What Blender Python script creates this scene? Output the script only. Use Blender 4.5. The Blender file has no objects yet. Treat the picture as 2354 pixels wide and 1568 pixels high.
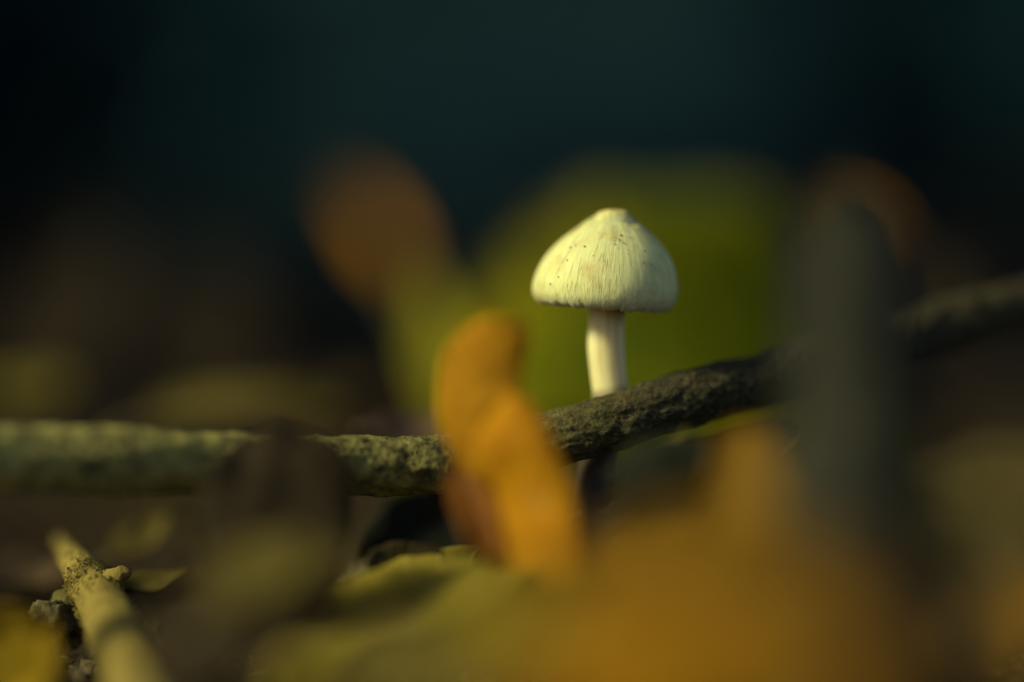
import bpy, math, random
from mathutils import Vector, Matrix, noise as mnoise
R = math.radians
random.seed(7)
sc = bpy.context.scene
col = sc.collection

# ------------------------------------------------------------------ camera
PITCH = R(3.0)
F = Vector((0, math.cos(PITCH), -math.sin(PITCH)))
U = Vector((0, math.sin(PITCH), math.cos(PITCH)))
X = Vector((1, 0, 0))
D0 = 0.461
CAM = Vector((0, 0, 0.05)) - F * D0
cam_d = bpy.data.cameras.new('camera')
cam = bpy.data.objects.new('camera', cam_d)
col.objects.link(cam)
cam.location = CAM
cam.rotation_euler = (R(90) - PITCH, 0, 0)
cam_d.lens = 100
cam_d.sensor_width = 36
cam_d.clip_start = 0.005
cam_d.clip_end = 400
cam_d.dof.use_dof = True
cam_d.dof.focus_distance = 0.4605
cam_d.dof.aperture_fstop = 2.2
sc.camera = cam

# ------------------------------------------------------------------ sky and sun
S = Vector((-0.79, -0.28, 0.55)).normalized()      # towards the sun
w = bpy.data.worlds.new('World')
sc.world = w
w.use_nodes = True
nt = w.node_tree
bg = nt.nodes['Background']
sky = nt.nodes.new('ShaderNodeTexSky')
sky.sky_type = 'NISHITA'
sky.sun_disc = False
sky.sun_elevation = math.asin(S.z)
sky.sun_rotation = math.atan2(S.x, S.y)
nt.links.new(sky.outputs[0], bg.inputs[0])
bg.inputs[1].default_value = 0.085
sun_d = bpy.data.lights.new('sun', 'SUN')
sun = bpy.data.objects.new('sun', sun_d)
col.objects.link(sun)
sun.location = (-3, -2, 5)
sun.rotation_euler = (-S).to_track_quat('-Z', 'Y').to_euler()
sun_d.energy = 3.9
sun_d.angle = R(12)
sun_d.color = (1.0, 0.95, 0.50)
sc.view_settings.view_transform = 'Standard'
sc.view_settings.look = 'None'
sc.view_settings.gamma = 1
sc.view_settings.exposure = 0
sc.cycles.use_denoising = True
sc.cycles.max_bounces = 6
sc.cycles.filter_width = 1.1


def at(px, py, d):
    """photo pixel (2354 x 1568 view) + distance along the lens axis -> point"""
    k = 0.36 * d / 2354
    return CAM + F * d + X * ((px - 1177) * k) + U * ((784 - py) * k)


# ------------------------------------------------------------------ helpers
def mesh(name, verts, faces, mat, parent=None, smooth=True, uv=None):
    me = bpy.data.meshes.new(name)
    me.from_pydata([tuple(v) for v in verts], [], faces)
    if uv is not None:
        l = me.uv_layers.new(name='UVMap')
        for lp in me.loops:
            l.data[lp.index].uv = uv[lp.vertex_index]
    if smooth:
        me.polygons.foreach_set('use_smooth', [True] * len(me.polygons))
    me.materials.append(mat)
    o = bpy.data.objects.new(name, me)
    col.objects.link(o)
    if parent:
        o.parent = parent
    return o


def empty(name, loc, label, cat, group=None):
    o = bpy.data.objects.new(name, None)
    o.empty_display_size = 0.01
    o.location = loc
    col.objects.link(o)
    return tag(o, label, cat, group)


def tag(o, label, cat, group=None):
    o['label'] = label
    o['category'] = cat
    if group:
        o['group'] = group
    return o


def copy_tree(o, parent=None):
    c = o.copy()
    col.objects.link(c)
    c.parent = parent
    for ch in [x for x in bpy.data.objects if x.parent == o]:
        copy_tree(ch, c)
    return c


def n3(x, y, z):
    return mnoise.noise(Vector((x, y, z)))


def fbm(x, y, z, o=4):
    a, f, s = 1.0, 1.0, 0.0
    for _ in range(o):
        s += a * n3(x * f, y * f, z * f)
        a *= 0.5
        f *= 2.1
    return s


def sweep(path, rad, seg=24, disp=None, cap=True):
    """tube along points with radii; disp(i, j, p, n) -> extra radius"""
    V, Fc, UV = [], [], []
    n = len(path)
    up = Vector((0, 0, 1))
    t0 = (path[1] - path[0]).normalized()
    if abs(t0.dot(up)) > 0.9:
        up = Vector((0, 1, 0))
    nrm = (up - t0 * up.dot(t0)).normalized()
    for i in range(n):
        t = (path[min(i + 1, n - 1)] - path[max(i - 1, 0)]).normalized()
        nrm = (nrm - t * nrm.dot(t)).normalized()
        b = t.cross(nrm)
        for j in range(seg):
            a = 2 * math.pi * j / seg
            dr = nrm * math.cos(a) + b * math.sin(a)
            r = rad[i] if not disp else rad[i] + disp(i, j, path[i], dr)
            V.append(path[i] + dr * r)
            UV.append((j / seg, i / (n - 1)))
    for i in range(n - 1):
        for j in range(seg):
            a = i * seg + j
            b_ = i * seg + (j + 1) % seg
            Fc.append((a, b_, b_ + seg, a + seg))
    if cap:
        Fc.append(tuple(range(seg - 1, -1, -1)))
        Fc.append(tuple(range((n - 1) * seg, n * seg)))
    return V, Fc, UV


def spline(pts, n):
    """Catmull-Rom through points (any dimension Vector)"""
    P = [pts[0] * 2 - pts[1]] + list(pts) + [pts[-1] * 2 - pts[-2]]
    out = []
    m = len(pts) - 1
    for k in range(n):
        t = k / (n - 1) * m
        i = min(int(t), m - 1)
        u = t - i
        a, b, c, d = P[i], P[i + 1], P[i + 2], P[i + 3]
        out.append(0.5 * ((2 * b) + (c - a) * u + (2 * a - 5 * b + 4 * c - d) * u * u + (3 * b - a - 3 * c + d) * u ** 3))
    return out


def lerp1(xs, ys, x):
    if x <= xs[0]:
        return ys[0]
    for i in range(len(xs) - 1):
        if x <= xs[i + 1]:
            t = (x - xs[i]) / (xs[i + 1] - xs[i])
            return ys[i] + (ys[i + 1] - ys[i]) * t
    return ys[-1]


# ------------------------------------------------------------------ materials
class NT:
    def __init__(s, name):
        s.m = bpy.data.materials.new(name)
        s.m.use_nodes = True
        s.t = s.m.node_tree
        s.b = s.t.nodes['Principled BSDF']
        s.out = s.t.nodes['Material Output']

    def n(s, ty, **k):
        x = s.t.nodes.new(ty)
        for a, v in k.items():
            setattr(x, a, v)
        return x

    def l(s, a, b):
        s.t.links.new(a, b)

    def noise(s, vec, scale, detail=4, rough=0.6):
        x = s.n('ShaderNodeTexNoise')
        x.inputs['Scale'].default_value = scale
        x.inputs['Detail'].default_value = detail
        x.inputs['Roughness'].default_value = rough
        s.l(vec, x.inputs['Vector'])
        return x.outputs['Fac']

    def ramp(s, fac, stops):
        x = s.n('ShaderNodeValToRGB')
        e = x.color_ramp.elements
        while len(e) < len(stops):
            e.new(0.5)
        for el, (p, c) in zip(e, stops):
            el.position = p
            el.color = (*c, 1)
        s.l(fac, x.inputs['Fac'])
        return x.outputs['Color']

    def mapping(s, vec, scale):
        x = s.n('ShaderNodeMapping')
        x.inputs['Scale'].default_value = scale
        s.l(vec, x.inputs['Vector'])
        return x.outputs['Vector']

    def mix(s, fac, a, b, mode='MIX'):
        x = s.n('ShaderNodeMix', data_type='RGBA', blend_type=mode)
        for i, v in ((0, fac), (6, a), (7, b)):
            if hasattr(v, 'is_linked') or hasattr(v, 'links'):
                s.l(v, x.inputs[i])
            else:
                x.inputs[i].default_value = v if i == 0 else (*v, 1)
        return x.outputs[2]

    def bump(s, h, strength, dist):
        x = s.n('ShaderNodeBump')
        x.inputs['Strength'].default_value = strength
        x.inputs['Distance'].default_value = dist
        s.l(h, x.inputs['Height'])
        s.l(x.outputs['Normal'], s.b.inputs['Normal'])

    def coord(s, which='Object'):
        return s.n('ShaderNodeTexCoord').outputs[which]


def leaf_mat(name, c1, c2, c3, trans=0.3, rough=0.75):
    """dead leaf: mottled colour, fine veins, some light passing through"""
    t = NT(name)
    uv = t.coord('UV')
    ob = t.coord('Object')
    a = t.noise(ob, 90, 5)
    base = t.ramp(a, [(0.3, c2), (0.5, c1), (0.72, c3)])
    # side veins: v-shaped bands
    sep = t.n('ShaderNodeSeparateXYZ')
    t.l(uv, sep.inputs[0])
    ab = t.n('ShaderNodeMath', operation='ABSOLUTE')
    sub = t.n('ShaderNodeMath', operation='SUBTRACT')
    t.l(sep.outputs[0], sub.inputs[0])
    sub.inputs[1].default_value = 0.5
    t.l(sub.outputs[0], ab.inputs[0])
    mul = t.n('ShaderNodeMath', operation='MULTIPLY')
    t.l(ab.outputs[0], mul.inputs[0])
    mul.inputs[1].default_value = -0.55
    add = t.n('ShaderNodeMath', operation='ADD')
    t.l(mul.outputs[0], add.inputs[0])
    t.l(sep.outputs[1], add.inputs[1])
    fr = t.n('ShaderNodeMath', operation='MULTIPLY')
    t.l(add.outputs[0], fr.inputs[0])
    fr.inputs[1].default_value = 9
    f2 = t.n('ShaderNodeMath', operation='FRACT')
    t.l(fr.outputs[0], f2.inputs[0])
    vein = t.ramp(f2.outputs[0], [(0.0, (1, 1, 1)), (0.09, (0, 0, 0)), (0.9, (0, 0, 0)), (1.0, (1, 1, 1))])
    lighter = tuple(min(1, x * 1.35 + 0.01) for x in c1)
    cc = t.mix(vein, base, lighter)
    spots = t.ramp(t.noise(ob, 420, 3), [(0.66, (0, 0, 0)), (0.72, (1, 1, 1))])
    cc = t.mix(spots, cc, tuple(x * 0.35 for x in c2))
    t.l(cc, t.b.inputs['Base Color'])
    t.b.inputs['Roughness'].default_value = rough
    t.b.inputs['Specular IOR Level'].default_value = 0.12
    hn = t.mix(0.6, t.noise(ob, 500, 4), vein)
    t.bump(hn, 0.5, 0.0006)
    tr = t.n('ShaderNodeBsdfTranslucent')
    sat = t.n('ShaderNodeHueSaturation')
    sat.inputs['Saturation'].default_value = 1.15
    sat.inputs['Value'].default_value = 1.2
    t.l(cc, sat.inputs['Color'])
    t.l(sat.outputs[0], tr.inputs['Color'])
    mx = t.n('ShaderNodeMixShader')
    mx.inputs[0].default_value = trans
    t.l(t.b.outputs[0], mx.inputs[1])
    t.l(tr.outputs[0], mx.inputs[2])
    t.l(mx.outputs[0], t.out.inputs['Surface'])
    return t.m


def rib_mat(name, c):
    t = NT(name)
    a = t.noise(t.coord(), 300, 3)
    t.l(t.ramp(a, [(0.3, tuple(x * 0.6 for x in c)), (0.7, c)]), t.b.inputs['Base Color'])
    t.b.inputs['Roughness'].default_value = 0.6
    return t.m


def bark_mat(name, dark, mid, pale, scale=260, pale_grad=None, bump=0.0008):
    t = NT(name)
    ob = t.coord()
    a = t.noise(ob, scale, 6, 0.7)
    b = t.noise(ob, scale * 0.25, 4)
    c = t.ramp(a, [(0.32, dark), (0.5, mid), (0.7, pale)])
    fac = t.ramp(b, [(0.45, (0, 0, 0)), (0.62, (1, 1, 1))])
    c = t.mix(fac, c, mid)
    if pale_grad:
        x0, x1, pc = pale_grad
        sep = t.n('ShaderNodeSeparateXYZ')
        t.l(ob, sep.inputs[0])
        mr = t.n('ShaderNodeMapRange')
        mr.inputs['From Min'].default_value = x1
        mr.inputs['From Max'].default_value = x0
        t.l(sep.outputs[0], mr.inputs['Value'])
        lit_mottle = t.ramp(t.noise(ob, scale * 0.4, 6, 0.7), [(0.36, (0, 0, 0)), (0.56, (1, 1, 1))])  # mottled pale tone: sunlight painted in with the lichen towards one end
        mm = t.mix(1.0, mr.outputs[0], lit_mottle, 'MULTIPLY')
        c = t.mix(mm, c, pc)
    t.l(c, t.b.inputs['Base Color'])
    t.b.inputs['Roughness'].default_value = 0.85
    t.b.inputs['Specular IOR Level'].default_value = 0.2
    t.bump(a, 0.9, bump)
    return t.m


# ------------------------------------------------------------------ ground
def ground_z(x, y):
    near = math.exp(-(x * x + y * y) / 4.0)
    z = -0.005
    z += near * (0.006 * n3(x * 9, y * 9, 1.3) + 0.003 * n3(x * 31, y * 31, 4.1))
    d = math.hypot(x, y)
    z += 0.05 * n3(x * 0.5, y * 0.5, 9.0) * min(1, max(0, d - 0.8) / 3)
    return z


def make_ground():
    N = 150
    def mp(t):
        return math.copysign(0.55 * abs(t) + 140 * abs(t) ** 7, t)
    V, Fc = [], []
    for j in range(N + 1):
        for i in range(N + 1):
            x = mp(i / N * 2 - 1)
            y = mp(j / N * 2 - 1)
            V.append((x, y, ground_z(x, y)))
    for j in range(N):
        for i in range(N):
            a = j * (N + 1) + i
            Fc.append((a, a + 1, a + N + 2, a + N + 1))
    t = NT('soil')
    ob = t.coord()
    c = t.ramp(t.noise(ob, 180, 6, 0.7), [(0.3, (0.014, 0.009, 0.006)), (0.55, (0.040, 0.026, 0.014)), (0.75, (0.075, 0.050, 0.025))])
    t.l(c, t.b.inputs['Base Color'])
    t.b.inputs['Roughness'].default_value = 0.95
    t.b.inputs['Specular IOR Level'].default_value = 0.1
    t.bump(t.noise(ob, 400, 5), 0.8, 0.002)
    o = mesh('ground', V, Fc, t.m)
    o['kind'] = 'structure'
    return o


make_ground()

# ------------------------------------------------------------------ trees and undergrowth (all far out of focus)
bark_tree = bark_mat('tree_bark', (0.012, 0.010, 0.008), (0.03, 0.025, 0.02), (0.06, 0.05, 0.04), 14, bump=0.02)


def foliage_mat(name, a, b, scale=1.2):
    t = NT(name)
    c = t.ramp(t.noise(t.coord(), scale, 3), [(0.35, a), (0.65, b)])
    t.l(c, t.b.inputs['Base Color'])
    t.b.inputs['Roughness'].default_value = 0.7
    t.b.inputs['Specular IOR Level'].default_value = 0.15
    return t.m


fol_dark = foliage_mat('evergreen_foliage', (0.014, 0.042, 0.042), (0.028, 0.070, 0.062))
fol_skylit = foliage_mat('sky_tinted_foliage', (0.055, 0.15, 0.19), (0.09, 0.22, 0.26))  # skylight of the lighter teal patch painted into the leaf colour
fol_shrub = foliage_mat('shrub_foliage', (0.009, 0.042, 0.072), (0.020, 0.074, 0.110))


def leaf_cloud(clumps, per, size, rnd):
    V, Fc = [], []
    for (c, r) in clumps:
        for _ in range(per):
            p = Vector((rnd.gauss(0, 1), rnd.gauss(0, 1), rnd.gauss(0, 1))).normalized() * r * rnd.uniform(0.35, 1.0)
            p.z *= 0.7
            p += c
            a = Vector((rnd.gauss(0, 1), rnd.gauss(0, 1), rnd.gauss(0, 0.6))).normalized()
            b = a.cross(Vector((rnd.gauss(0, 1), rnd.gauss(0, 1), rnd.gauss(0, 1)))).normalized()
            s = size * rnd.uniform(0.6, 1.3)
            k = len(V)
            V += [p - a * s, p + b * s * 0.4, p + a * s, p - b * s * 0.4]
            Fc.append((k, k + 1, k + 2, k + 3))
    return V, Fc


def make_tree(name, label, group, rt=0.16, h=9.0, crown0=2.2, seed=1, spread=1.9):
    rnd = random.Random(seed)
    root = empty(name, (0, 0, 0), label, 'tree', group)
    path = [Vector((0.1 * n3(0, k * 0.4, seed), 0.1 * n3(5, k * 0.4, seed), -0.1 + k * h / 24)) for k in range(25)]
    rad = [rt * (1.0 - 0.9 * k / 24) + rt * 0.6 * math.exp(-k * 1.4) for k in range(25)]
    V, Fc, UV = sweep(path, rad, 14, lambda i, j, p, d: 0.06 * rt * n3(d.x * 3, d.y * 3, p.z * 2))
    clumps = []
    for k in range(26):
        z = crown0 + (h - crown0) * k / 26
        a = k * 2.4 + rnd.uniform(-.3, .3)
        L = spread * (1.0 - 0.75 * (z - crown0) / (h - crown0)) * rnd.uniform(0.7, 1.1)
        tip = Vector((math.cos(a) * L, math.sin(a) * L, z + 0.25 * L))
        p0 = Vector((0, 0, z))
        v, f, _ = sweep([p0, p0.lerp(tip, 0.5) + Vector((0, 0, -0.05)), tip], [rt * 0.22, rt * 0.14, 0.01], 6)
        off = len(V)
        V += v
        Fc += [tuple(q + off for q in ff) for ff in f]
        clumps.append((tip, 0.55))
        clumps.append((p0.lerp(tip, 0.55), 0.6))
    clumps.append((Vector((0, 0, h)), 0.5))
    mesh('trunk', V, Fc, bark_tree, root)
    v, f = leaf_cloud(clumps, 90, 0.10, rnd)
    mesh('crown', v, f, fol_dark, root, smooth=False)
    return root


def make_shrub(name, label, group, seed=1, fol=None):
    rnd = random.Random(seed)
    root = empty(name, (0, 0, 0), label, 'shrub', group)
    V, Fc, clumps = [], [], []
    for k in range(16):
        a = rnd.uniform(0, 6.28)
        L = rnd.uniform(0.3, 1.0)
        tip = Vector((math.cos(a) * L, math.sin(a) * L, rnd.uniform(0.35, 1.7)))
        v, f, _ = sweep([Vector((0, 0, -0.05)), tip * 0.5 + Vector((0, 0, 0.1)), tip], [0.025, 0.015, 0.004], 6)
        off = len(V)
        V += v
        Fc += [tuple(q + off for q in ff) for ff in f]
        clumps += [(tip, 0.42), (tip * 0.6, 0.4), (Vector((tip.x, tip.y, tip.z * 0.35)), 0.4)]
    mesh('stem', V, Fc, bark_tree, root)
    v, f = leaf_cloud(clumps, 150, 0.055, rnd)
    mesh('foliage', v, f, fol or fol_shrub, root, smooth=False)
    return root


def place(o, x, y, rz=0, s=1.0):
    o.location = (x, y, ground_z(x, y) - 0.02)
    o.rotation_euler = (0, 0, rz)
    o.scale = (s, s, s)


tree0 = make_tree('conifer_tree', 'dark conifer standing in the shaded wood behind the clearing', 'conifers in the dark wood', seed=3)
spots = [(-3.4, 12.5, 1.0), (0.4, 15.5, 1.1), (3.4, 13.0, 1.05), (-5.6, 13.5, 1.2), (5.8, 14.0, 1.1), (-1.2, 18.5, 1.3), (2.2, 18.0, 1.2), (-3.6, 19.0, 1.3)]
for i, (x, y, s) in enumerate(spots):
    o = tree0 if i == 0 else copy_tree(tree0)
    place(o, x, y, i * 1.7, s)
shrub0 = make_shrub('evergreen_shrub', 'low dark green shrub at the foot of the conifers', 'shrubs below the conifers', 5)
pale0 = make_shrub('sky_tinted_shrub', 'knee-high pale shrub added as the lighter teal patch, skylight painted in its leaves', 'shrubs added as a pale teal patch', 8, fol_skylit)
k = 0
for (y, xs) in ((5.2, (-1.9, -0.75, 0.50, 1.7)), (6.8, (-2.6, -1.2, 0.05, 1.25, 2.7)), (9.5, (-1.7, 0.0, 1.7))):
    for x in xs:
        o = shrub0 if k == 0 else copy_tree(shrub0)
        k += 1
        place(o, x + 0.15 * math.sin(k * 3.1), y + 0.3 * math.cos(k * 2.2), k * 2.1, 1.0 + 0.2 * math.sin(k * 1.3))
for q, (x, y, sz) in enumerate([(0.02, 3.75, 0.27), (0.27, 3.95, 0.25)]):
    o = pale0 if q == 0 else copy_tree(pale0)
    place(o, x, y, q * 2.0, sz)
# unseen trees added beside the clearing to keep the ground behind in shade
big = make_tree('added_shade_spruce', 'thick-trunked spruce added out of view to shade the litter behind', None, rt=0.34, h=11, crown0=1.6, seed=11, spread=2.0)
place(big, -0.98, 0.57, 0.4, 1.0)
side = make_tree('added_young_spruce', 'young spruce with low branches added out of view at the edge of the clearing', 'unseen young spruces added for shade', rt=0.10, h=5, crown0=0.5, seed=21, spread=1.2)
for i, (x, y, s) in enumerate([(-2.6, 1.9, 1.1), (-3.2, 1.0, 1.2), (2.4, 3.2, 1.1)]):
    o = side if i == 0 else copy_tree(side)
    place(o, x, y, i * 2.2, s)

# ------------------------------------------------------------------ white mushroom
def make_mushroom():
    DM = 0.4725
    base = at(1355, 1400, DM)
    base.z = ground_z(base.x, base.y) - 0.002
    root = empty('mushroom', base, 'small white conical-capped mushroom with cream stem beside the mossy branch', 'mushroom')
    mm = 0.001
    # --- cap material
    t = NT('mushroom_cap')
    uv = t.coord('UV')
    ob = t.coord('Object')
    sep = t.n('ShaderNodeSeparateXYZ')
    t.l(uv, sep.inputs[0])
    wob = t.mix(0.012, uv, t.n('ShaderNodeTexNoise').outputs['Color'])
    f0 = t.noise(t.mapping(wob, (46, 3.4, 1)), 3.0, 7, 0.72)
    pat = t.ramp(t.noise(ob, 140, 3), [(0.40, (0.15, 0.15, 0.15)), (0.62, (1, 1, 1))])
    fib = t.mix(pat, (0.55, 0.55, 0.55), f0)
    blot = t.noise(ob, 190, 4)
    c = t.ramp(fib, [(0.26, (0.54, 0.45, 0.13)), (0.42, (0.72, 0.71, 0.29)), (0.64, (0.80, 0.81, 0.40))])
    bl = t.ramp(blot, [(0.48, (0, 0, 0)), (0.68, (0.85, 0.85, 0.85))])
    c = t.mix(bl, c, (0.60, 0.47, 0.17))
    tip = t.ramp(sep.outputs[1], [(0.0, (0.8, 0.8, 0.8)), (0.10, (0.75, 0.75, 0.75)), (0.20, (0, 0, 0))])
    c = t.mix(tip, c, (0.66, 0.50, 0.16))
    rim = t.ramp(sep.outputs[1], [(0.78, (0, 0, 0)), (0.95, (0.75, 0.75, 0.75))])
    c = t.mix(rim, c, (0.62, 0.60, 0.46))
    t.l(c, t.b.inputs['Base Color'])
    t.b.inputs['Roughness'].default_value = 0.75
    t.b.inputs['Specular IOR Level'].default_value = 0.25
    t.b.inputs['Subsurface Weight'].default_value = 0.18
    t.b.inputs['Subsurface Scale'].default_value = 0.002
    t.b.inputs['Subsurface Radius'].default_value = (1.0, 0.7, 0.3)
    t.bump(fib, 0.34, 0.0003)
    capm = t.m
    # --- cap shape (mm, origin = middle of rim)
    zs = [0.0, 0.35, 1.0, 2.2, 4.0, 6.0, 8.0, 9.8, 11.5, 13.0, 14.2, 15.0, 15.6, 16.1, 16.4]
    rs = [9.9, 10.8, 11.5, 12.0, 12.0, 11.5, 10.6, 9.35, 7.75, 6.0, 4.4, 3.3, 2.8, 2.2, 0.0]
    prof = spline([Vector((r, z, 0)) for r, z in zip(rs, zs)], 110)
    rim_c = at(1388, 708, DM)
    tilt = Matrix.Rotation(R(2.6), 4, 'Y')
    NTh, NP = 240, len(prof)

    def x_(th, r):
        return r * math.cos(th)

    def y_(th, r):
        return r * math.sin(th)

    def cap_pt(th, r, z, v):
        k = z / 16.4
        low = 1 + 0.020 * n3(math.cos(th) * 1.5, math.sin(th) * 1.5, 3.0 + z * 0.1) * min(1, r / 3)
        fine = 0.04 * fbm(math.cos(th) * 14, math.sin(th) * 14, z * 0.22, 3) * min(1, r / 4)
        wool = (0.42 * n3(math.cos(th) * 9, math.sin(th) * 9, 8.0) + 0.34 * n3(math.cos(th) * 30, math.sin(th) * 30, 2.0)) * max(0, 1 - z / 2.2)
        rr = r * low + fine
        zz = z - wool - 0.35 * max(0, 1 - z / 3) * math.cos(th - 0.3) * 0.6
        if z > 13.0:
            zz += min(1, (z - 13.0) / 1.5) * (0.35 * n3(x_(th, rr) * 0.5, y_(th, rr) * 0.5, 6.2) + 0.12 * n3(x_(th, rr) * 1.6, y_(th, rr) * 1.6, 1.2))
        # crease under the knob on the right
        if 12.8 < z < 15.2:
            zz -= 0.55 * math.exp(-((z - 14.5) / 0.30) ** 2) * max(0, math.sin(-th) * 0.7 + math.cos(th) * 0.5)
        x = rr * math.cos(th) + 1.3 * max(0, k - 0.15) ** 1.2
        y = rr * math.sin(th)
        p = tilt @ (Vector((x, y, zz)) * mm)
        return p

    V, UV, Fc = [], [], []
    for i, p in enumerate(prof):
        for j in range(NTh):
            th = 2 * math.pi * j / NTh
            V.append(cap_pt(th, max(p.x, 0.0), p.y, 0))
            UV.append((j / NTh, 1 - i / (NP - 1)))
    for i in range(NP - 1):
        for j in range(NTh):
            a = i * NTh + j
            b = i * NTh + (j + 1) % NTh
            Fc.append((a, b, b + NTh, a + NTh))
    # underside: closed inner skin
    rings = [(9.6, 0.6), (7.0, 2.2), (4.0, 3.4), (2.0, 3.8)]
    prev = 0
    for q, (r, z) in enumerate(rings):
        k0 = len(V)
        for j in range(NTh):
            th = 2 * math.pi * j / NTh
            V.append(tilt @ (Vector((r * math.cos(th), r * math.sin(th), z)) * mm))
            UV.append((j / NTh, 1.0))
        for j in range(NTh):
            a, b = prev + j, prev + (j + 1) % NTh
            Fc.append((b, a, k0 + j, k0 + (j + 1) % NTh))
        prev = k0
    V2 = [v + (rim_c - base) for v in V]
    cap = mesh('cap', V2, Fc, capm, root, uv=UV)
    # --- gills
    g = NT('mushroom_gills')
    g.l(g.ramp(g.noise(g.coord(), 900, 3), [(0.3, (0.22, 0.13, 0.06)), (0.7, (0.36, 0.23, 0.11))]), g.b.inputs['Base Color'])
    g.b.inputs['Roughness'].default_value = 0.8
    GV, GF = [], []
    for k in range(90):
        th = 2 * math.pi * k / 90
        d = Vector((math.cos(th), math.sin(th), 0))
        s = Vector((-d.y, d.x, 0)) * 0.07
        n0 = len(GV)
        for (r, z) in ((2.2, 3.9), (9.9, 0.75), (9.4, 0.15), (6.0, 0.9), (2.4, 2.6)):
            for sg in (-1, 1):
                GV.append(tilt @ ((d * r + Vector((0, 0, z)) + s * sg) * mm) + (rim_c - base))
        GF += [(n0, n0 + 2, n0 + 4, n0 + 6, n0 + 8), (n0 + 9, n0 + 7, n0 + 5, n0 + 3, n0 + 1)]
        for q in range(5):
            a, b = n0 + 2 * q, n0 + 2 * ((q + 1) % 5)
            GF.append((a, a + 1, b + 1, b))
    mesh('gills', GV, GF, g.m, cap, smooth=False)
    # --- stem
    st = NT('mushroom_stem')
    so = st.coord('UV')
    f1 = st.noise(st.mapping(so, (9, 0.5, 1)), 4.0, 6, 0.65)
    sc_ = st.ramp(f1, [(0.3, (0.58, 0.45, 0.18)), (0.5, (0.82, 0.72, 0.36)), (0.68, (0.90, 0.83, 0.48))])
    sp = st.n('ShaderNodeSeparateXYZ')
    st.l(so, sp.inputs[0])
    top_shade = st.ramp(sp.outputs[1], [(0.76, (0, 0, 0)), (0.92, (0.85, 0.85, 0.85))])  # brown stem top paints in the shadow under the cap
    sc_ = st.mix(top_shade, sc_, (0.52, 0.30, 0.13))
    soil = st.ramp(sp.outputs[1], [(0.43, (1, 1, 1)), (0.50, (0, 0, 0))])  # dark lower stem: the branch's shade painted into the colour, not soil
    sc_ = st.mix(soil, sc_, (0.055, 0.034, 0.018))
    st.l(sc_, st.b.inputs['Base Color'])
    st.b.inputs['Roughness'].default_value = 0.6
    st.b.inputs['Subsurface Weight'].default_value = 0.55
    st.b.inputs['Subsurface Scale'].default_value = 0.004
    st.b.inputs['Subsurface Radius'].default_value = (1.0, 0.85, 0.45)
    st.bump(f1, 0.35, 0.0003)
    px = [(1355, 1400, 50), (1352, 1250, 48), (1366, 1120, 46), (1385, 1010, 43), (1402, 915, 41.5), (1398, 860, 41), (1393, 800, 42), (1394, 750, 41), (1396, 710, 42), (1398, 660, 44)]
    pp = spline([at(a, b, DM) - base for a, b, _ in px], 90)
    pp[0].z = 0.0
    rr = spline([Vector((c_ / 14.18 * 1.025 * mm, 0, 0)) for _, _, c_ in px], 90)
    SV, SF, SU = sweep(pp, [r.x for r in rr], 40, lambda i, j, p, d: 0.00007 * fbm(d.x * 5, d.y * 5, p.z * 90, 3))
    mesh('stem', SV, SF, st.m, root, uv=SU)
    # --- fibres lying on the cap and fraying at its rim
    fm = NT('cap_fibres')
    fm.l(fm.ramp(fm.noise(fm.coord(), 500, 2), [(0.35, (0.62, 0.54, 0.24)), (0.6, (0.84, 0.84, 0.50))]), fm.b.inputs['Base Color'])
    fm.b.inputs['Roughness'].default_value = 0.7
    rnd = random.Random(4)
    HV, HF = [], []
    rz = [(p.x, p.y) for p in prof]
    rz.reverse()
    for k in range(2600):
        th = rnd.uniform(0, 2 * math.pi)
        rimf = rnd.random() < 0.5
        i0 = rnd.randint(76, 100) if rimf else rnd.randint(14, 88)
        ln = rnd.randint(5, 12) if rimf else rnd.randint(8, 22)
        dth = rnd.gauss(0, 0.12 if rimf else 0.07)
        wd = rnd.uniform(0.015, 0.045) * mm
        n0 = len(HV)
        S_ = 5
        for q in range(S_ + 1):
            f = q / S_
            ii = min(i0 + ln * f, NP - 1)
            a = int(ii)
            b = min(a + 1, NP - 1)
            u_ = ii - a
            r = rz[a][0] * (1 - u_) + rz[b][0] * u_
            z = rz[a][1] * (1 - u_) + rz[b][1] * u_
            tt = th + dth * f * f
            lift = (0.06 + (0.35 * f * f * rnd.uniform(0.2, 1) if rimf else 0.03 * math.sin(f * 3.1)))
            if rimf and i0 + ln * f > NP - 1:
                z -= (i0 + ln * f - NP + 1) * 0.05
            p = cap_pt(tt, r, z, 0) + (tilt @ Vector((math.cos(tt), math.sin(tt), 0.35))) * lift * mm + (rim_c - base)
            sd = Vector((-math.sin(tt), math.cos(tt), 0)) * wd * (1 - 0.8 * f)
            HV += [p - sd, p + sd]
        for q in range(S_):
            a = n0 + 2 * q
            HF.append((a, a + 1, a + 3, a + 2))
    ho = mesh('fibre', HV, HF, fm.m, cap)
    ho['kind'] = 'stuff'
    # --- specks of dirt on the front of the cap
    dm = rib_mat('dirt', (0.035, 0.025, 0.012))
    spx = [(1424, 540, 3.4), (1412, 546, 2), (1419, 550, 2.4), (1428, 557, 2), (1407, 551, 1.6), (1342, 565, 2.6), (1311, 568, 2.8), (1265, 650, 2.6), (1283, 634, 2),
           (1303, 596, 2), (1322, 563, 1.6), (1477, 576, 2.4), (1474, 602, 2.4), (1374, 535, 1.8), (1444, 545, 2), (1433, 560, 1.8), (1409, 560, 2), (1491, 605, 1.6), (1415, 568, 1.6), (1438, 572, 1.4), (1500, 618, 1.5), (1360, 585, 1.3)]
    ico = [(0, 0, 1), (0, 0, -1), (1, 0, 0), (-1, 0.2, 0), (0.1, 1, 0), (0, -1, 0.1)]
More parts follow.
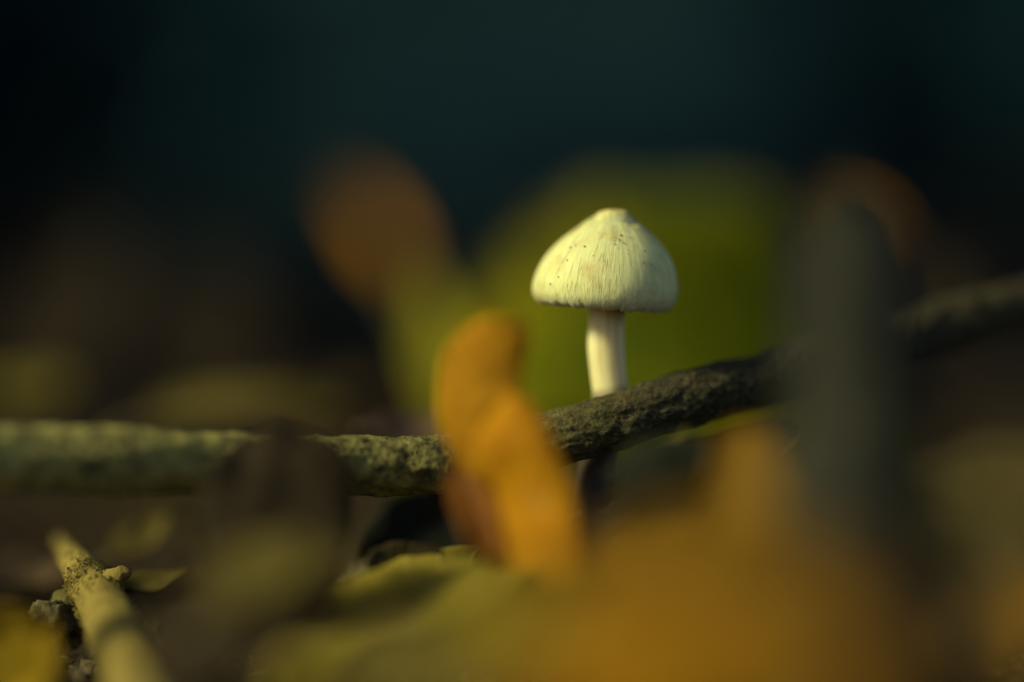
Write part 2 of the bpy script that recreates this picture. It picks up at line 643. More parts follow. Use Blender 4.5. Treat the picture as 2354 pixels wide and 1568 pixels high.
    icf = [(0, 2, 4), (0, 4, 3), (0, 3, 5), (0, 5, 2), (1, 4, 2), (1, 3, 4), (1, 5, 3), (1, 2, 5)]
    sm = None
    for (a, b, s) in spx:
        q = at(a, b, DM) - rim_c
        ql = tilt.inverted() @ q
        z = ql.z / mm
        k = z / 16.4
        r = lerp1(zs, rs, z)
        xx = ql.x / mm - 1.3 * max(0, k - 0.15) ** 1.2
        if abs(xx) >= r:
            continue
        th = -math.acos(max(-1, min(1, xx / r)))
        p = cap_pt(th, r, z, 0) + (rim_c - base)
        if sm is None:
            so_ = mesh('dirt_speck', ico, icf, dm, cap)
            sm = so_
        else:
            so_ = sm.copy()
            col.objects.link(so_)
        so_.location = p + Vector((math.cos(th), math.sin(th), 0.4)) * 0.00016
        so_.scale = (s / 14.18 * mm * 0.95,) * 3
        so_.rotation_euler = (a, b, s)
        so_.scale.x *= 0.6 + 0.8 * ((a * 7 + b) % 10) / 10
    return root


make_mushroom()

# ------------------------------------------------------------------ mossy branch the mushroom stands behind
branch_bark = bark_mat('branch_bark', (0.012, 0.010, 0.006), (0.056, 0.047, 0.022), (0.20, 0.16, 0.062), 900,
                       pale_grad=(-0.075, 0.030, (0.52, 0.46, 0.13)), bump=0.0011)


def make_branch():
    pts = [(-1500, 1420, .395, 62), (-900, 1210, .405, 68), (-300, 1056, .418, 74), (0, 1052, .428, 73), (300, 1060, .438, 71), (600, 1067, .449, 68), (850, 1072, .4575, 67), (1000, 1068, .4605, 66), (1120, 1048, .4620, 66), (1240, 1020, .4630, 64), (1400, 975, .4645, 64),
           (1600, 912, .470, 66), (1800, 862, .478, 68), (2000, 800, .488, 68), (2200, 742, .500, 66), (2420, 690, .512, 66), (2650, 640, .523, 62), (2900, 585, .536, 52)]
    path = [at(a, b, d) for a, b, d, _ in pts]
    base = path[8].copy()
    P = spline([p - base for p in path], 840)
    Rd = [v.x for v in spline([Vector((r / 14.18 * 0.001, 0, 0)) for *_, r in pts], 840)]

    def disp(i, j, p, d):
        q = p * 1000
        a = fbm(q.x * 0.22 + d.x * 2, d.y * 2.2, d.z * 2.2, 3) * 0.00045
        pit = fbm(q.x * 0.9, d.y * 6 + q.y, d.z * 6, 3)
        return a + 0.00022 * pit - 0.0007 * max(0, pit - 0.40) + 0.00012 * fbm(q.x * 2.2, d.y * 14, d.z * 14, 2) + 0.0005 * n3(q.x * 0.08, 1, 2)

    V, Fc, UV = sweep(P, Rd, 110, disp)
    root = empty('fallen_branch', base, 'long grey-brown branch lying across the litter, one end paled by lichen with sunlight painted in', 'branch')
    mesh('bark', V, Fc, branch_bark, root, uv=UV)
    # knots / broken side twigs
    def twig(i, dr, L, r):
        d = Vector(dr).normalized()
        p0 = P[i]
        q = [p0 + d * (Rd[i] * 0.5 + L * f) + Vector((0.0006 * math.sin(f * 5), 0, 0)) for f in (0, .25, .5, .75, 1)]
        v, f, u = sweep(q, [r * 1.7, r * 1.25, r, r * .95, r * .7], 18, lambda i, j, p, dd: 0.0003 * n3(dd.x * 4, dd.z * 4, p.z * 900))
        mesh('knot', v, f, branch_bark, root, uv=u)
    twig(380, (0.2, 0.6, 0.5), 0.0035, 0.0016)
    twig(584, (-0.1, 0.9, 0.3), 0.004, 0.0014)
    twig(690, (0.5, -0.4, 0.7), 0.004, 0.0017)
    twig(796, (0.2, 0.3, -0.9), 0.06, 0.0026)
    return root


make_branch()

# ------------------------------------------------------------------ leaves
def outline(kind, u):
    if kind == 'ovate':
        return (math.sin(math.pi * min(1, u ** 0.75)) ** 0.8) if 0 < u < 1 else 0.0
    if kind == 'oblong':
        return (math.sin(math.pi * u) ** 0.45) if 0 < u < 1 else 0.0
    if kind == 'round':
        return (math.sin(math.pi * u) ** 0.28) if 0 < u < 1 else 0.0
    if kind == 'lance':
        return (math.sin(math.pi * u ** 0.8) ** 1.1) if 0 < u < 1 else 0.0
    if kind == 'oak':
        return ((math.sin(math.pi * u ** 0.9) ** 0.6) * (0.74 + 0.26 * math.cos(u * 2 * math.pi * 4.5))) if 0 < u < 1 else 0.0


def leaf_mesh(L, W, kind, bend, cup, wave, seed, nu=34, nv=14):
    V, UV, Fc = [], [], []
    mid = []
    p = Vector((0, 0, 0))
    ds = 1 / nu
    for i in range(nu + 1):
        u = i / nu
        ang = bend * (u - 0.5) if not callable(bend) else bend(u)
        dr = Vector((0, math.cos(ang), math.sin(ang)))
        nm = Vector((0, -math.sin(ang), math.cos(ang)))
        if i:
            p = p + dr * ds
        mid.append((p.copy(), nm))
    ch = mid[-1][0].length
    an = math.atan2(mid[-1][0].z, mid[-1][0].y)
    rot = Matrix.Rotation(-an, 3, 'X')
    spine = []
    for i, (q, nm) in enumerate(mid):
        u = i / nu
        q = (rot @ q) * (L / ch)
        nm = rot @ nm
        spine.append((q, nm))
        hw = W * 0.5 * max(0.012, outline(kind, u)) * (1 + 0.05 * n3(u * 9, seed, 1))
        for j in range(nv + 1):
            v = j / nv * 2 - 1
            c = cup * abs(v)
            if abs(cup) > 1e-3:
                x = math.sin(c) / cup * hw * (1 if v > 0 else -1)
                z = (1 - math.cos(c)) / cup * hw
            else:
                x, z = v * hw, 0
            z += wave * W * (0.10 * n3(u * 3.2, v * 1.7, seed) + 0.05 * n3(u * 8, v * 4, seed + 5) * abs(v))
            z -= 0.02 * W * math.exp(-(v / 0.12) ** 2)
            V.append(q + Vector((1, 0, 0)) * x + nm * z)
            UV.append((j / nv, u))
    for i in range(nu):
        for j in range(nv):
            a = i * (nv + 1) + j
            Fc.append((a, a + 1, a + nv + 2, a + nv + 1))
    return V, UV, Fc, spine


def basis(p0, p1, face):
    y = (p1 - p0).normalized()
    f = Vector(face)
    z = (f - y * f.dot(y)).normalized()
    x = y.cross(z)
    return Matrix(((x.x, y.x, z.x, p0.x), (x.y, y.y, z.y, p0.y), (x.z, y.z, z.z, p0.z), (0, 0, 0, 1)))


def leaf(label, p0, p1, W, mat, ribm, face=(0, 0, 1), kind='ovate', bend=0.8, cup=0.5, wave=1.0, seed=0, name='fallen_leaf', group=None, stalk=0.22, thick=0.00035):
    L = (p1 - p0).length
    root = empty(name, p0, label, 'leaf', group)
    root.matrix_world = basis(p0, p1, face)
    V, UV, Fc, sp = leaf_mesh(L, W, kind, bend, cup, wave, seed + 0.37)
    b = mesh('blade', V, Fc, mat, root, uv=UV)
    so = b.modifiers.new('thickness', 'SOLIDIFY')
    so.thickness = thick
    so.offset = 0
    rr = 0.011 * W + 0.0003
    pts = []
    q0, n0 = sp[0]
    back = (sp[0][0] - sp[2][0]).normalized()
    for f in (1, 0.66, 0.33):
        pts.append(q0 + back * (stalk * L * f) - n0 * (0.06 * L * f * f))
    pts += [q - nm * (rr * 0.4 + 0.02 * W * math.exp(0)) for q, nm in sp[::2]]
    rad = [rr * 1.1] * 3 + [rr * (1 - 0.8 * i / len(sp[::2])) for i in range(len(sp[::2]))]
    v, f, u = sweep(pts, rad, 8)
    mesh('midrib', v, f, ribm, root, uv=u)
    return root


M = {
    'orange': leaf_mat('leaf_orange', (0.54, 0.245, 0.005), (0.40, 0.16, 0.004), (0.62, 0.31, 0.007), 0.35),
    'rust': leaf_mat('leaf_rust', (0.26, 0.095, 0.015), (0.18, 0.065, 0.012), (0.31, 0.13, 0.02), 0.3),
    'ochre': leaf_mat('leaf_ochre', (0.33, 0.150, 0.004), (0.24, 0.100, 0.004), (0.39, 0.195, 0.006), 0.25),
    'yellow': leaf_mat('leaf_yellow', (0.38, 0.235, 0.010), (0.28, 0.155, 0.008), (0.42, 0.29, 0.015), 0.3),
    'olive': leaf_mat('leaf_olive', (0.28, 0.215, 0.028), (0.19, 0.15, 0.02), (0.35, 0.275, 0.045), 0.25),
    'green': leaf_mat('leaf_green', (0.16, 0.19, 0.03), (0.11, 0.13, 0.025), (0.22, 0.24, 0.04), 0.25),
    'ochre_br': leaf_mat('leaf_ochre_brown', (0.21, 0.108, 0.008), (0.15, 0.073, 0.006), (0.26, 0.140, 0.012), 0.2),
    'lime': leaf_mat('leaf_lime', (0.24, 0.21, 0.008), (0.18, 0.16, 0.008), (0.30, 0.26, 0.012), 0.3),
    'tan': leaf_mat('leaf_tan', (0.20, 0.14, 0.038), (0.13, 0.09, 0.026), (0.26, 0.185, 0.055), 0.2),
    'green_y': leaf_mat('leaf_green_yellow', (0.22, 0.185, 0.018), (0.15, 0.14, 0.014), (0.28, 0.225, 0.025), 0.25),
    'olive_d': leaf_mat('leaf_olive_dull', (0.13, 0.098, 0.020), (0.09, 0.066, 0.015), (0.18, 0.135, 0.03), 0.2),
    'brown_o': leaf_mat('leaf_brown_olive', (0.048, 0.036, 0.011), (0.031, 0.024, 0.008), (0.066, 0.051, 0.016), 0.12),
    'tan_d': leaf_mat('leaf_tan_dull', (0.08, 0.052, 0.020), (0.05, 0.033, 0.013), (0.11, 0.075, 0.03), 0.12),
    'pink_d': leaf_mat('leaf_pink_dull', (0.13, 0.085, 0.045), (0.09, 0.055, 0.03), (0.17, 0.11, 0.06), 0.2),
    'umber': leaf_mat('leaf_umber', (0.016, 0.0095, 0.0045), (0.011, 0.007, 0.004), (0.021, 0.013, 0.006), 0.1),
    'sepia': leaf_mat('leaf_sepia', (0.024, 0.016, 0.007), (0.016, 0.011, 0.005), (0.036, 0.024, 0.010), 0.1),
    'pink': leaf_mat('leaf_pink', (0.24, 0.13, 0.085), (0.17, 0.09, 0.06), (0.30, 0.17, 0.11), 0.2),
    'brown': leaf_mat('leaf_brown', (0.042, 0.028, 0.013), (0.028, 0.018, 0.009), (0.062, 0.042, 0.019), 0.1),
    'dark': leaf_mat('leaf_dark', (0.018, 0.020, 0.011), (0.012, 0.013, 0.008), (0.03, 0.032, 0.016), 0.1),
}
RIB = {k: rib_mat('rib_' + k, c) for k, c in {'orange': (0.6, 0.30, 0.05), 'rust': (0.3, 0.13, 0.05), 'ochre': (0.42, 0.25, 0.06), 'yellow': (0.5, 0.36, 0.08), 'olive': (0.34, 0.29, 0.1),
                                              'green': (0.24, 0.25, 0.07), 'lime': (0.28, 0.25, 0.05), 'ochre_br': (0.3, 0.19, 0.07), 'tan': (0.3, 0.22, 0.1), 'umber': (0.1, 0.07, 0.04), 'sepia': (0.04, 0.028, 0.014), 'pink_d': (0.16, 0.11, 0.06), 'pink': (0.25, 0.16, 0.1), 'brown': (0.08, 0.055, 0.035), 'dark': (0.04, 0.04, 0.03), 'green_y': (0.3, 0.26, 0.07), 'olive_d': (0.22, 0.17, 0.07), 'brown_o': (0.11, 0.085, 0.04)}.items()}


def lf(label, a, b, W, m, rib=None, **k):
    return leaf(label, at(*a), at(*b), W * 0.001, M[m], RIB[rib or m], **k)


# -- the orange curled leaf in front of the branch: a standing twisted blade with its tip folded over
def ribbon(name, rows, mat, parent, base, thick=0.0006, nu=60, nv=12, bulge=0.0015):
    """rows: (left pixel, right pixel, depth, tilt in depth across) from foot to tip"""
    Lp = spline([at(x0, y0, d - td) - base for (x0, y0, x1, y1, d, td) in rows], nu)
    Rp = spline([at(x1, y1, d + td) - base for (x0, y0, x1, y1, d, td) in rows], nu)
    V, UV, Fc = [], [], []
    for i in range(nu):
        for j in range(nv + 1):
            t = j / nv
            p = Lp[i].lerp(Rp[i], t)
            p = p - F * (bulge * math.sin(math.pi * t)) + F * (0.0006 * n3(i * 0.16, t * 3, 5))
            V.append(p)
            UV.append((t, i / (nu - 1)))
    for i in range(nu - 1):
        for j in range(nv):
            a = i * (nv + 1) + j
            Fc.append((a, a + 1, a + nv + 2, a + nv + 1))
    o = mesh(name, V, Fc, mat, parent, uv=UV)
    so = o.modifiers.new('thickness', 'SOLIDIFY')
    so.thickness = thick
    so.offset = 0
    return o


def make_orange_leaf():
    b = at(1270, 1480, .415)
    root = empty('curled_leaf', b, 'bright orange dry leaf standing curled in front of the branch', 'leaf')
    ribbon('blade', [(1195, 1560, 1360, 1560, .410, -.004), (1190, 1400, 1340, 1400, .413, -.004), (1172, 1260, 1328, 1230, .416, -.004), (1140, 1130, 1315, 1130, .418, -.004),
                     (1095, 1030, 1280, 1030, .4185, -.003), (1120, 960, 1235, 945, .420, -.002), (1160, 905, 1190, 900, .4225, -.0)], M['orange'], root, b, bulge=0.002)
    ribbon('folded_tip', [(1120, 1120, 1180, 1040, .4225, -.001), (1060, 1070, 1190, 985, .4235, -.002), (1012, 975, 1195, 915, .4245, -.003), (1010, 885, 1205, 850, .4245, -.003), (1024, 810, 1216, 790, .4245, -.003),
                          (1068, 755, 1212, 750, .424, -.002), (1120, 728, 1180, 731, .4235, .0)], M['ochre_tip'], root, b, bulge=0.0025)
    mids = spline([at(1275, 1560, .409) - b, at(1262, 1300, .4135) - b, at(1232, 1130, .416) - b, at(1190, 1000, .4180) - b, at(1175, 910, .4225) - b], 24)
    v, f, u = sweep(mids, [0.0006 - 0.0004 * i / 24 for i in range(24)], 8)
    mesh('midrib', v, f, RIB['orange'], root, uv=u)
    return root


M['ochre_tip'] = leaf_mat('leaf_orange_dull', (0.41, 0.190, 0.005), (0.31, 0.130, 0.004), (0.48, 0.24, 0.008), 0.3)
make_orange_leaf()
lf('rusty red-brown leaf curled against the foot of the orange leaf', (1150, 1300, .425), (1055, 1050, .428), 7.5, 'rust', face=(-0.3, -1, 0.4), kind='oblong', bend=-0.7, cup=0.7, seed=3, stalk=0.1)

# -- dark upright stub on the right
stub_bark = bark_mat('stub_bark', (0.007, 0.008, 0.007), (0.021, 0.021, 0.015), (0.075, 0.07, 0.040), 110, bump=0.0015)


def make_stub():
    pts = [(1955, 1640, .346, 205), (1955, 1400, .350, 186), (1958, 1200, .353, 170), (1962, 1000, .356, 156), (1966, 800, .359, 140), (1956, 640, .362, 126), (1942, 540, .364, 104), (1930, 490, .365, 66)]
    base = at(*pts[0][:3])
    base.z = ground_z(base.x, base.y) - 0.003
    path = spline([Vector((0, 0, 0))] + [at(a, b, d) - base for a, b, d, _ in pts], 120)
    rad = [v.x for v in spline([Vector((0.0125, 0, 0))] + [Vector((r * .36 * d / 2354, 0, 0)) for _, _, d, r in pts], 120)]
    root = empty('dead_stump', base, 'dark grey broken-off woody stub standing upright in front of the branch', 'stub')
    v, f, u = sweep(path, rad, 48, lambda i, j, p, d: 0.0012 * fbm(d.x * 1.8, d.y * 1.8, p.z * 34, 4) + 0.0009 * n3(d.x * 6, d.y * 6, 2 + p.z * 6))
    mesh('bark', v, f, stub_bark, root, uv=u)
    top = path[-1]
    for k, (dx, dy, L, r) in enumerate([(-0.0015, 0, .004, .0013), (0.001, 0.001, .006, .0012), (0.0004, -0.0015, .0035, .001)]):
        q = [top + Vector((dx, dy, -0.003)), top + Vector((dx * 1.1, dy, L * .5)), top + Vector((dx * 1.3, dy, L))]
        vv, ff, uu = sweep(q, [r, r * .7, r * .15], 8)
        mesh('splinter', vv, ff, stub_bark, root, uv=uu)
    return root


make_stub()

# -- moss mound behind
def make_moss():
    c = at(1500, 900, .72)
    c.z = ground_z(c.x, c.y) - 0.004
    root = empty('moss_mound', c, 'bright yellow-green moss cushion on the forest floor behind the mushroom', 'moss')
    V, Fc = [], []
    N, Mx = 72, 28
    MH = at(1400, 500, .72).z - c.z
    def pt(a, t):
        r = t
        h = (1 - t ** 3.6) * MH * (1 + 0.10 * math.cos(a - 0.2) * t)
        x = 0.060 * r * math.cos(a) * (1 + .12 * n3(math.cos(a), math.sin(a), 4))
        y = 0.042 * r * math.sin(a)
        b = 0.013 * fbm(x * 32, y * 32, h * 32, 3)
        return Vector((x * (1 + 3 * b), y * (1 + 3 * b), h + b * (1 - t)))
    for i in range(Mx + 1):
        for j in range(N):
            V.append(pt(2 * math.pi * j / N, i / Mx))
    for i in range(Mx):
        for j in range(N):
            a, b = i * N + j, i * N + (j + 1) % N
            Fc.append((a, a + N, b + N, b))
    t = NT('moss')
    ob = t.coord()
    t.l(t.ramp(t.noise(ob, 26, 3), [(0.36, (0.09, 0.115, 0.004)), (0.52, (0.20, 0.21, 0.005)), (0.66, (0.33, 0.27, 0.008))]), t.b.inputs['Base Color'])
    t.b.inputs['Roughness'].default_value = 0.9
    t.b.inputs['Specular IOR Level'].default_value = 0.1
    mesh('cushion', V, Fc, t.m, root)
    rnd = random.Random(2)
    TV, TF = [], []
    for _ in range(9000):
        a = rnd.uniform(0, 6.283)
        tt = math.sqrt(rnd.random())
        p = pt(a, tt)
        n = Vector((p.x * 22, p.y * 22, 0.9)).normalized()
        d = (n + Vector((rnd.gauss(0, .35), rnd.gauss(0, .35), rnd.gauss(0, .3)))).normalized()
        s = d.cross(Vector((rnd.gauss(0, 1), rnd.gauss(0, 1), rnd.gauss(0, 1)))).normalized() * 0.0006
        L = rnd.uniform(0.002, 0.0055)
        k = len(TV)
        TV += [p - s, p + s, p + d * L]
        TF.append((k, k + 1, k + 2))
    o = mesh('moss_blades', TV, TF, t.m, root, smooth=False)
    o['kind'] = 'stuff'


make_moss()

# -- leaves behind the branch
lf('ochre leaf leaning upright against the left side of the moss cushion', (920, 610, .82), (805, 435, .85), 8.5, 'orange', face=(-0.5, -1, 0.3), kind='ovate', bend=0.6, seed=11, stalk=1.9, rib='olive')
lf('orange-brown leaf arching above the top of the dark stub', (2045, 545, .74), (1905, 470, .76), 4.5, 'orange', face=(0.3, -.6, 0.9), kind='lance', bend=-0.6, seed=12, stalk=2.6, rib='brown')
lf('yellow-green leaf propped at the left foot of the moss cushion', (1030, 960, .64), (960, 600, .68), 13, 'lime', face=(-0.6, -1, 0.2), kind='lance', bend=0.4, seed=13)
lf('pale olive leaf lying beyond the pale end of the branch', (-90, 900, .60), (150, 850, .64), 22, 'olive', face=(0, -.6, 1), seed=14)
lf('tan leaf lying flat just behind the pale end of the branch', (330, 965, .57), (790, 945, .58), 16, 'olive_d', face=(0, -.35, 1), kind='oblong', bend=-0.5, seed=15)
lf('pinkish brown leaf tucked behind the branch near the orange leaf', (860, 985, .51), (1040, 955, .53), 9, 'pink', face=(0, -.7, 1), kind='ovate', seed=16)
lf('brown leaf standing on edge far behind the dark stub', (2080, 760, .66), (2200, 580, .70), 20, 'brown', face=(0, -1, 0.4), seed=17)

lf('broad reddish-brown leaf standing upright far beyond the pale branch end', (60, 960, .80), (240, 480, .84), 46, 'umber', face=(-.5, -1, 0.4), kind='ovate', bend=0.5, seed=18)
lf('second reddish-brown leaf leaning on the broad upright brown leaf', (520, 960, .86), (440, 560, .90), 36, 'umber', face=(-.5, -1, 0.5), kind='ovate', bend=0.4, seed=19)

# -- leaves under and in front of the branch
lf('dark brown leaf curled over the branch beside the pale end', (630, 1420, .405), (655, 985, .428), 23, 'sepia', face=(0.1, -1, 0.3), kind='round', bend=-0.6, cup=-0.25, seed=21, stalk=0.05)
lf('small dark green leaf hanging below the branch behind the stub', (1430, 1170, .415), (1650, 1010, .418), 14, 'dark', face=(0.2, -1, 0.3), kind='ovate', bend=0.4, cup=-0.6, seed=22)
lf('grey-green leaf edge showing above the small dark green leaf', (1425, 1075, .433), (1580, 985, .437), 5, 'olive', face=(-0.4, -.6, 0.9), kind='lance', seed=23)
lf('pale tan leaf lying under the branch beside the mushroom foot', (1360, 1170, .470), (1850, 990, .474), 13, 'tan', face=(-0.2, -.8, .8), kind='oblong', bend=0.3, seed=24)
lf('ochre-brown leaf standing below the branch left of the stub', (1790, 1440, .385), (1705, 980, .398), 13, 'ochre_br', face=(-0.5, -1, 0.4), kind='oblong', bend=-0.4, seed=25)

lf('brown-ochre leaf sloping down from the mushroom foot towards the stub', (1370, 1420, .375), (1800, 1230, .395), 22, 'ochre_br', face=(-0.1, -.5, 1), kind='ovate', bend=-0.5, seed=26)
lf('olive-yellow leaf with crumbling raised edge below the orange leaf', (720, 1640, .375), (1190, 1275, .4610), 34, 'olive', face=(-0.3, -.5, 1), kind='oblong', bend=-0.35, cup=0.35, seed=27)
lf('blackish leaf added to stand for the dark gap under the branch', (820, 1310, .490), (1110, 1160, .500), 17, 'dark', face=(0.2, -1, .3), kind='oblong', bend=0.3, seed=41, stalk=0.02)  # black blade puts the darkness of the gap into colour
lf('dull olive-brown leaf lying low between crumbling olive leaf and ochre leaf', (760, 1640, .355), (1240, 1470, .37), 20, 'olive_d', face=(-.1, -.5, 1), kind='ovate', bend=-0.4, seed=42)
lf('dull green leaf lying against the foot of the orange leaf', (1100, 1560, .345), (1430, 1330, .375), 20, 'green_y', face=(-.2, -.6, 1), kind='ovate', bend=-0.5, seed=28)
lf('large golden ochre leaf filling the ground before the stub', (1230, 1640, .262), (2050, 1440, .285), 34, 'ochre', face=(-.1, -.55, 1), kind='ovate', bend=-0.6, cup=-0.3, seed=29)
lf('golden brown leaf between the large ochre leaf and the stub', (1380, 1420, .31), (2000, 1270, .325), 22, 'ochre_br', face=(-.2, -.5, 1), kind='ovate', bend=-0.4, seed=30)
lf('tan-olive leaf lying in the litter below the dark curled leaf', (500, 1400, .375), (800, 1250, .392), 15, 'olive_d', face=(-.2, -.6, 1), kind='ovate', bend=-0.5, seed=31)
lf('yellow-ochre leaf poking up beside the pale cracked twig', (-180, 1640, .40), (120, 1430, .42), 22, 'yellow', face=(.3, -.7, .8), kind='ovate', bend=-0.3, seed=32)
lf('dark olive-brown leaf beyond the foot of the stub', (2420, 1420, .37), (2080, 1080, .40), 34, 'brown_o', face=(-.2, -.7, .8), kind='ovate', bend=-0.4, seed=33)
lf('dark brown leaf lying flat to the right of the stub foot', (2060, 1600, .33), (2330, 1330, .35), 26, 'brown', face=(0, -.6, 1), kind='ovate', bend=-0.4, seed=34)
lf('ochre leaf curling up beside the dark brown flat leaf', (2280, 1660, .325), (2440, 1330, .345), 16, 'ochre_br', face=(-.7, -.8, .5), kind='oblong', bend=-0.4, seed=35)
lf('pinkish tan leaf in the litter under the pale branch end', (-60, 1330, .50), (190, 1270, .52), 12, 'pink_d', face=(0, -.6, 1), kind='ovate', seed=36)
lf('small tan leaf under the branch near the tip of the pale twig', (260, 1270, .50), (390, 1180, .51), 8, 'olive_d', face=(-.2, -.8, .6), kind='ovate', seed=37)
lf('thin olive leaf lying beside the cracked ring of the pale twig', (270, 1350, .470), (430, 1310, .476), 6, 'olive_d', face=(0, -.6, 1), kind='lance', seed=38)
lf('dark brown leaf tented over the litter between twig and olive leaf', (430, 1620, .36), (700, 1330, .40), 24, 'brown', face=(-.1, -.6, 1), kind='ovate', bend=-0.5, seed=39)
lf('brown leaf edge low in the litter left of the orange leaf', (860, 1340, .44), (1010, 1260, .45), 12, 'brown_o', face=(0, -.7, .8), kind='ovate', seed=40)

# -- pale cracked twig in the lower left, running towards the lens
twig_bark = bark_mat('twig_bark', (0.09, 0.068, 0.018), (0.28, 0.21, 0.05), (0.42, 0.33, 0.095), 380, bump=0.0012)


def make_twig():
    base = at(208, 1345, .4620)
    pts = [(134, 1240, .512, 6), (145, 1255, .498, 14), (158, 1272, .484, 25), (180, 1304, .470, 38), (208, 1345, .4620, 48), (240, 1400, .455, 58), (275, 1475, .438, 66), (310, 1570, .418, 74), (355, 1690, .396, 80)]
    P = spline([at(a, b, d) - base for a, b, d, _ in pts], 140)
    Rr = [v.x for v in spline([Vector((r * .36 * d / 2354, 0, 0)) for _, _, d, r in pts], 140)]
    root = empty('broken_twig', base, 'pale yellowish twig with a cracked bark ring pointing out of the litter', 'twig')

    def disp(i, j, p, d):
        f = i / 139
        ring = math.exp(-((f - 0.50) / 0.016) ** 2)
        return 0.00030 * fbm(d.x * 3, d.y * 3, p.y * 260, 4) + ring * (0.0002 + 0.0005 * n3(d.x * 9, d.z * 9, f * 90))

    v, f, u = sweep(P, Rr, 56, disp)
    mesh('bark', v, f, twig_bark, root, uv=u)
    rnd = random.Random(9)
    FV, FF = [], []
    for k in range(700):
        i = int(70 + rnd.gauss(0, 3.0) + (rnd.random() < .3) * rnd.uniform(0, 22))
        a = rnd.uniform(0, 6.283)
        c = P[i]
        tg = (P[i + 2] - P[i - 2]).normalized()
        n1 = tg.orthogonal().normalized()
        n2 = tg.cross(n1)
        d = n1 * math.cos(a) + n2 * math.sin(a)
        p = c + d * (Rr[i] + 0.0003)
        s = tg.cross(d) * rnd.uniform(0.00015, 0.00045)
        q = p + (d * rnd.uniform(0.2, 1) - tg * rnd.uniform(0.2, 1)) * rnd.uniform(0.0003, 0.0008)
        k0 = len(FV)
        FV += [p - s, p + s, q + s * .4, q - s * .4]
        FF.append((k0, k0 + 1, k0 + 2, k0 + 3))
    o = mesh('bark_flakes', FV, FF, twig_bark, root, smooth=False)
    o['kind'] = 'stuff'
    # side bud
    i = 74
    q = [P[i] + Vector((0.0015, 0, 0.001)), P[i] + Vector((0.0036, -0.001, 0.0022)), P[i] + Vector((0.0050, -0.001, 0.0026)), P[i] + Vector((0.0056, -0.001, 0.002))]
    v, f, u = sweep(spline(q, 14), [0.0022, 0.0021, 0.002, 0.0019, 0.0018, 0.0018, 0.0017, 0.0017, 0.0016, 0.0015, 0.0014, 0.0012, 0.0009, 0.0004], 14, lambda i, j, p, d: 0.0003 * n3(d.x * 6, d.z * 6, p.x * 900))
    mesh('bud', v, f, twig_bark, root, uv=u)
    return root


make_twig()

# -- crumbling bark pieces that lie in the plane of focus
crumb_bark = bark_mat('crumb_bark', (0.03, 0.025, 0.015), (0.12, 0.10, 0.05), (0.30, 0.24, 0.10), 500, bump=0.0008)


def bark_piece(label, px, py, d, sx, sy, sz, rot, seed, mat=crumb_bark):
    V, Fc = [], []
    N, Mx = 40, 24
    for i in range(Mx + 1):
        a = math.pi * i / Mx
        for j in range(N):
            b = 2 * math.pi * j / N
            p = Vector((math.sin(a) * math.cos(b), math.sin(a) * math.sin(b), math.cos(a)))
            k = 1 + 0.28 * fbm(p.x * 2 + seed, p.y * 2, p.z * 2, 3) + 0.10 * fbm(p.x * 9, p.y * 9 + seed, p.z * 9, 3)
            V.append(Vector((p.x * sx * k, p.y * sy * k, p.z * sz * k)) * 0.001)
    for i in range(Mx):
        for j in range(N):
            a, b = i * N + j, i * N + (j + 1) % N
            Fc.append((a, b, b + N, a + N))
    o = mesh('bark_piece', V, Fc, mat)
    o.location = at(px, py, d)
    o.rotation_euler = rot
    return tag(o, label, 'bark piece')


bark_piece('small dark lump of ridged bark between yellow leaf and pale twig', 118, 1425, .463, 3.6, 3.2, 3.0, (0, 0.4, 0.2), 1)
bark_piece('flat dark bark chip standing in the gap beside the pale twig', 165, 1420, .467, 4.2, 2.0, 4.6, (0, 0.1, 0.3), 5, branch_bark)
bark_piece('tiny crumb of pale bark on the raised edge of the olive leaf', 1042, 1322, .4605, 2.6, 1.2, 0.9, (0.1, -0.62, 0), 8)
bark_piece('wedge of dark bark lying below the branch in the black gap', 900, 1335, .482, 9, 6, 3, (0.1, 0.1, 0.4), 12)

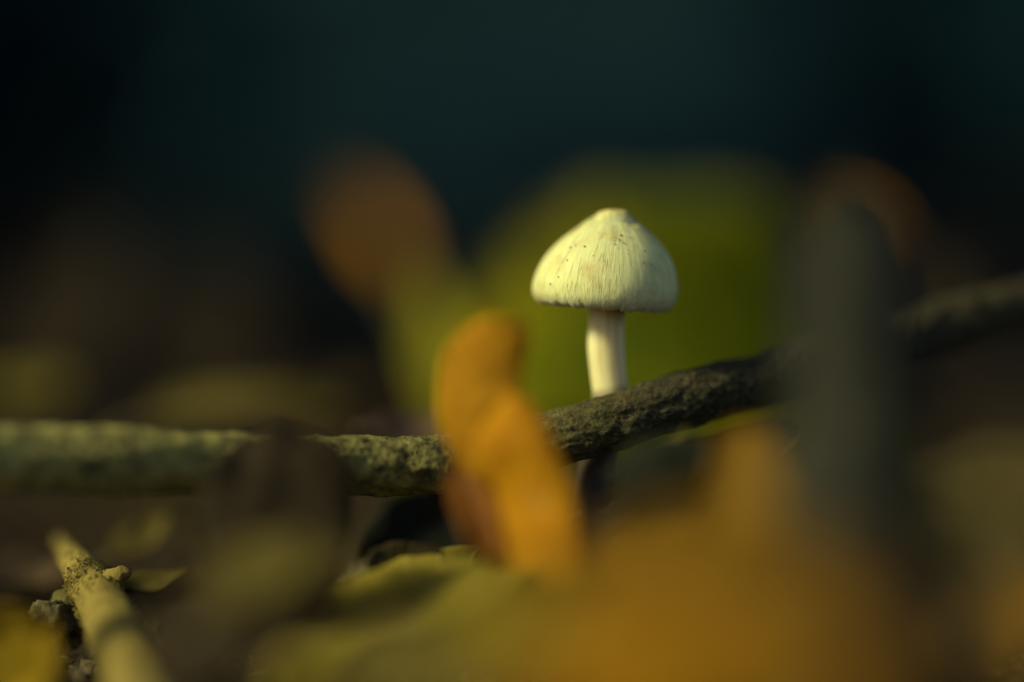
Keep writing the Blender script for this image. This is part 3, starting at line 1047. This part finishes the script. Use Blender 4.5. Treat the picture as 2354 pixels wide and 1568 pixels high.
# -- crumbs of soil, bark and torn leaf between the larger leaves
def make_crumbs():
    r = random.Random(77)
    V, Fc = [], []
    for _ in range(5200):
        d = r.uniform(0.40, 0.60)
        hw = 0.20 * d
        x, y = r.uniform(-hw, hw), d - D0
        p = Vector((x, y, ground_z(x, y) + r.uniform(-0.0005, 0.003)))
        a = Vector((r.gauss(0, 1), r.gauss(0, 1), r.gauss(0, .6))).normalized()
        b = a.cross(Vector((r.gauss(0, 1), r.gauss(0, 1), r.gauss(0, 1)))).normalized()
        c = a.cross(b)
        L = r.uniform(0.0006, 0.0022)
        wd = L * (r.uniform(0.08, 0.2) if r.random() < .35 else r.uniform(0.4, 0.9))
        k = len(V)
        V += [p - a * L, p + b * wd, p + a * L * 0.9, p - b * wd * 0.8, p + c * wd * 0.4]
        Fc += [(k, k + 1, k + 4), (k + 1, k + 2, k + 4), (k + 2, k + 3, k + 4), (k + 3, k, k + 4), (k, k + 3, k + 2, k + 1)]
    t = NT('litter_crumb')
    t.l(t.ramp(t.noise(t.coord(), 450, 2), [(0.35, (0.02, 0.014, 0.008)), (0.55, (0.07, 0.05, 0.02)), (0.72, (0.2, 0.145, 0.045))]), t.b.inputs['Base Color'])
    t.b.inputs['Roughness'].default_value = 0.9
    o = mesh('litter_crumbs', V, Fc, t.m, smooth=False)
    o['kind'] = 'stuff'
    o['label'] = 'fine crumbs of soil, bark and torn leaf covering the ground'
    o['category'] = 'litter'


make_crumbs()

# -- scattered dead leaves on the forest floor
rnd = random.Random(31)
protos = []
for q, (m, kd) in enumerate([('brown', 'ovate'), ('brown_o', 'oak'), ('brown', 'oblong'), ('tan_d', 'ovate')]):
    protos.append(leaf('dull brown dead leaf among others on the shaded forest floor', Vector((0, -0.02, 0)), Vector((0, 0.02, 0)), 0.024, M[m], RIB['brown'], kind=kd, bend=-0.9 + 0.3 * q, cup=0.5, seed=60 + q, name='dead_leaf', group='dead leaves on the forest floor'))
cnt = 0
used = set()
while cnt < 190:
    d = 0.50 + 2.5 * rnd.random() ** 1.9
    hw = 0.21 * d + 0.05
    x = rnd.uniform(-hw, hw)
    y = d - D0
    if math.hypot(x - 0.014, y - 0.012) < 0.012:
        continue
    q = rnd.randrange(4)
    o = protos[q] if q not in used else copy_tree(protos[q])
    used.add(q)
    s = rnd.uniform(0.7, 1.5)
    z = ground_z(x, y) + 0.004 * s
    e = Matrix.Translation((x, y, z)) @ Matrix.Rotation(rnd.uniform(0, 6.28), 4, 'Z') @ Matrix.Rotation(rnd.gauss(0, .3), 4, 'X') @ Matrix.Rotation(rnd.gauss(0, .3), 4, 'Y') @ Matrix.Scale(s, 4)
    o.matrix_world = e
    cnt += 1
